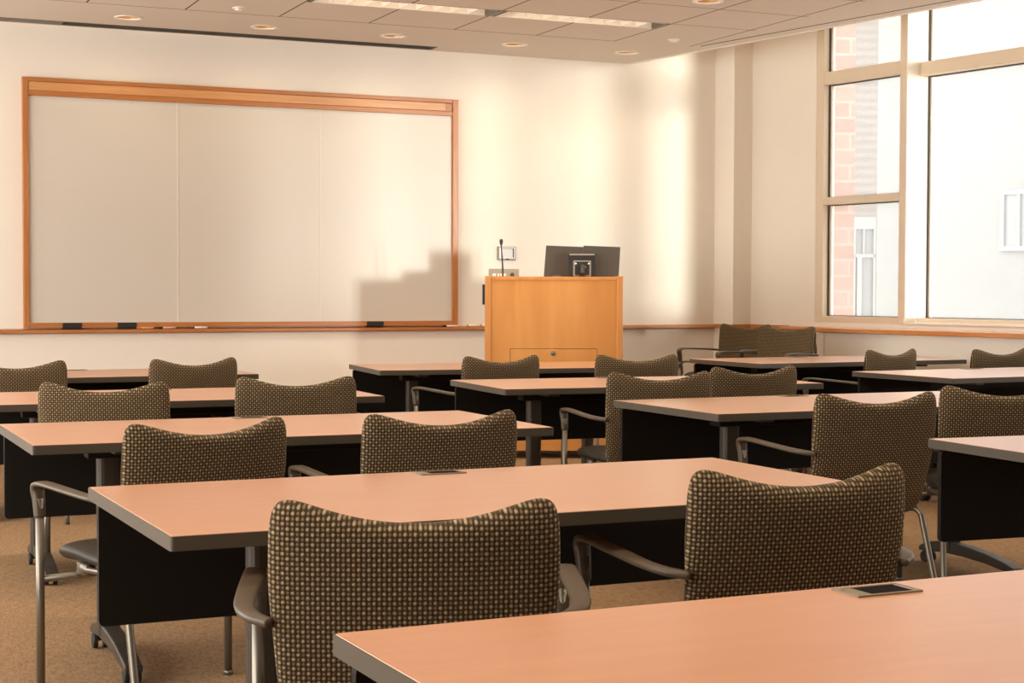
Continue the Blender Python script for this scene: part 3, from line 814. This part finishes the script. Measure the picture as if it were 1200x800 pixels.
a, b = dirpt(1022, 26.), dirpt(1420, 22.)
t, L = ext('pale_building', 'pale overexposed building filling the view through the wide windows', a, b, 3., 9.5, M['pale'])
wn = (dirpt(1172, 25.))
# first upper window at the photo's right edge
import mathutils
u = (b - a).normalized()
def along(px):
    # distance along the facade for a photo column
    d = dirpt(px, 1.); d = d / 1.
    # solve k*d = a + s*u
    det = d.x * (-u.y) - d.y * (-u.x)
    k = (a.x * (-u.y) - a.y * (-u.x)) / det
    P = d * k
    return (P - a).dot(u), k
for px in (1172, 1290):
    s_, dep = along(px)
    z0 = 1.2 - (297 - 345) / 1904.8 * dep + .3; z1 = 1.2 + (345 - 226) / 1904.8 * dep + .3
    wd = .62
    bm = bmesh.new()
    for q in ((0, .07, z0, z1), (wd - .07, wd, z0, z1), (.07, wd - .07, z0, z0 + .07), (.07, wd - .07, z1 - .07, z1), (wd / 2 - .02, wd / 2 + .02, z0 + .07, z1 - .07)): box(bm, s_ + q[0], s_ + q[1], -.06, 0, q[2], q[3])
    w = build('window_frame', bm, M['extframe'], t)
    bm = bmesh.new(); box(bm, s_ + .05, s_ + wd - .05, -.02, 0, z0 + .05, z1 - .05); build('window_glass', bm, M['extwin'], w)

# ------------------------------------------------------------------ light
w = bpy.data.worlds.new('World'); bpy.context.scene.world = w; w.use_nodes = True
bg = w.node_tree.nodes['Background']; bg.inputs[0].default_value = (1., .97, .93, 1); bg.inputs[1].default_value = 2.2
tcw = w.node_tree.nodes.new('ShaderNodeTexCoord'); spw = w.node_tree.nodes.new('ShaderNodeSeparateXYZ')   # sky brightened towards the left, added to light the window wall
w.node_tree.links.new(tcw.outputs['Generated'], spw.inputs[0])
mr = w.node_tree.nodes.new('ShaderNodeMapRange'); mr.interpolation_type = 'SMOOTHSTEP'
mr.inputs['From Min'].default_value = .5; mr.inputs['From Max'].default_value = -.7; mr.inputs['To Min'].default_value = 2.0; mr.inputs['To Max'].default_value = 5.5
w.node_tree.links.new(spw.outputs[0], mr.inputs['Value']); w.node_tree.links.new(mr.outputs[0], bg.inputs[1])
def aim(o, d): o.rotation_euler = Vector(d).to_track_quat('-Z', 'Y').to_euler()
l = bpy.data.lights.new('sun', 'SUN'); l.energy = 3.9; l.angle = math.radians(5.5); l.color = (1., .95, .87)
o = bpy.data.objects.new('sun', l); C.objects.link(o); o.location = (12, -10, 3); aim(o, (-.372, .93, -.012))
# ceiling fluorescent strips continue in rows towards the back of the room
def area(name, x, y, sx, sy, e, col=(1., .84, .64)):
    l = bpy.data.lights.new(name, 'AREA'); l.shape = 'RECTANGLE'; l.size = sx; l.size_y = sy; l.energy = e; l.color = col; l.spread = math.radians(105)
    o = bpy.data.objects.new(name, l); C.objects.link(o); o.location = (x, y, ZC - .012); o.rotation_euler = (0, 0, 0)
for x in (3.75, 5.06): area('fluorescent_lamp', x, 10.21, 1.2, .18, 9)
for y in (7.6, 5.0, 2.4, -.2, -2.8):
    for x in (.6, 3.1, 5.6): area('fluorescent_lamp', x, y, 2.6, .2, 12)
for (x, y) in DL:
    l = bpy.data.lights.new('downlight_lamp', 'SPOT'); l.energy = 6; l.spot_size = math.radians(150); l.spot_blend = .8; l.shadow_soft_size = .07; l.color = (1., .78, .5)
    o = bpy.data.objects.new('downlight_lamp', l); C.objects.link(o); o.location = (x, y, ZC - .012)

# ------------------------------------------------------------------ camera and view
cam = bpy.data.cameras.new('camera'); co = bpy.data.objects.new('camera', cam); C.objects.link(co)
cam.sensor_width = 36.; cam.lens = 36 * 1904.84 / 1200; cam.clip_start = .05; cam.clip_end = 300
R = Vector((0.91407427, -0.40553638, 0.00291224)); U = Vector((0.00997605, 0.02966358, 0.99951016)); F = Vector((0.40542411, 0.91359746, -0.03116037))
co.matrix_world = Matrix(((R.x, U.x, -F.x, 0), (R.y, U.y, -F.y, 0), (R.z, U.z, -F.z, 1.2), (0, 0, 0, 1)))
sc = bpy.context.scene; sc.camera = co
sc.view_settings.view_transform = 'Standard'; sc.view_settings.look = 'None'; sc.view_settings.gamma = 1.; sc.view_settings.use_curve_mapping = False
sc.view_settings.exposure = .40
sc.cycles.use_denoising = True
sc.cycles.max_bounces = 10; sc.cycles.diffuse_bounces = 6; sc.cycles.transparent_max_bounces = 12
sc.cycles.sample_clamp_indirect = 4.; sc.cycles.sample_clamp_direct = 12.
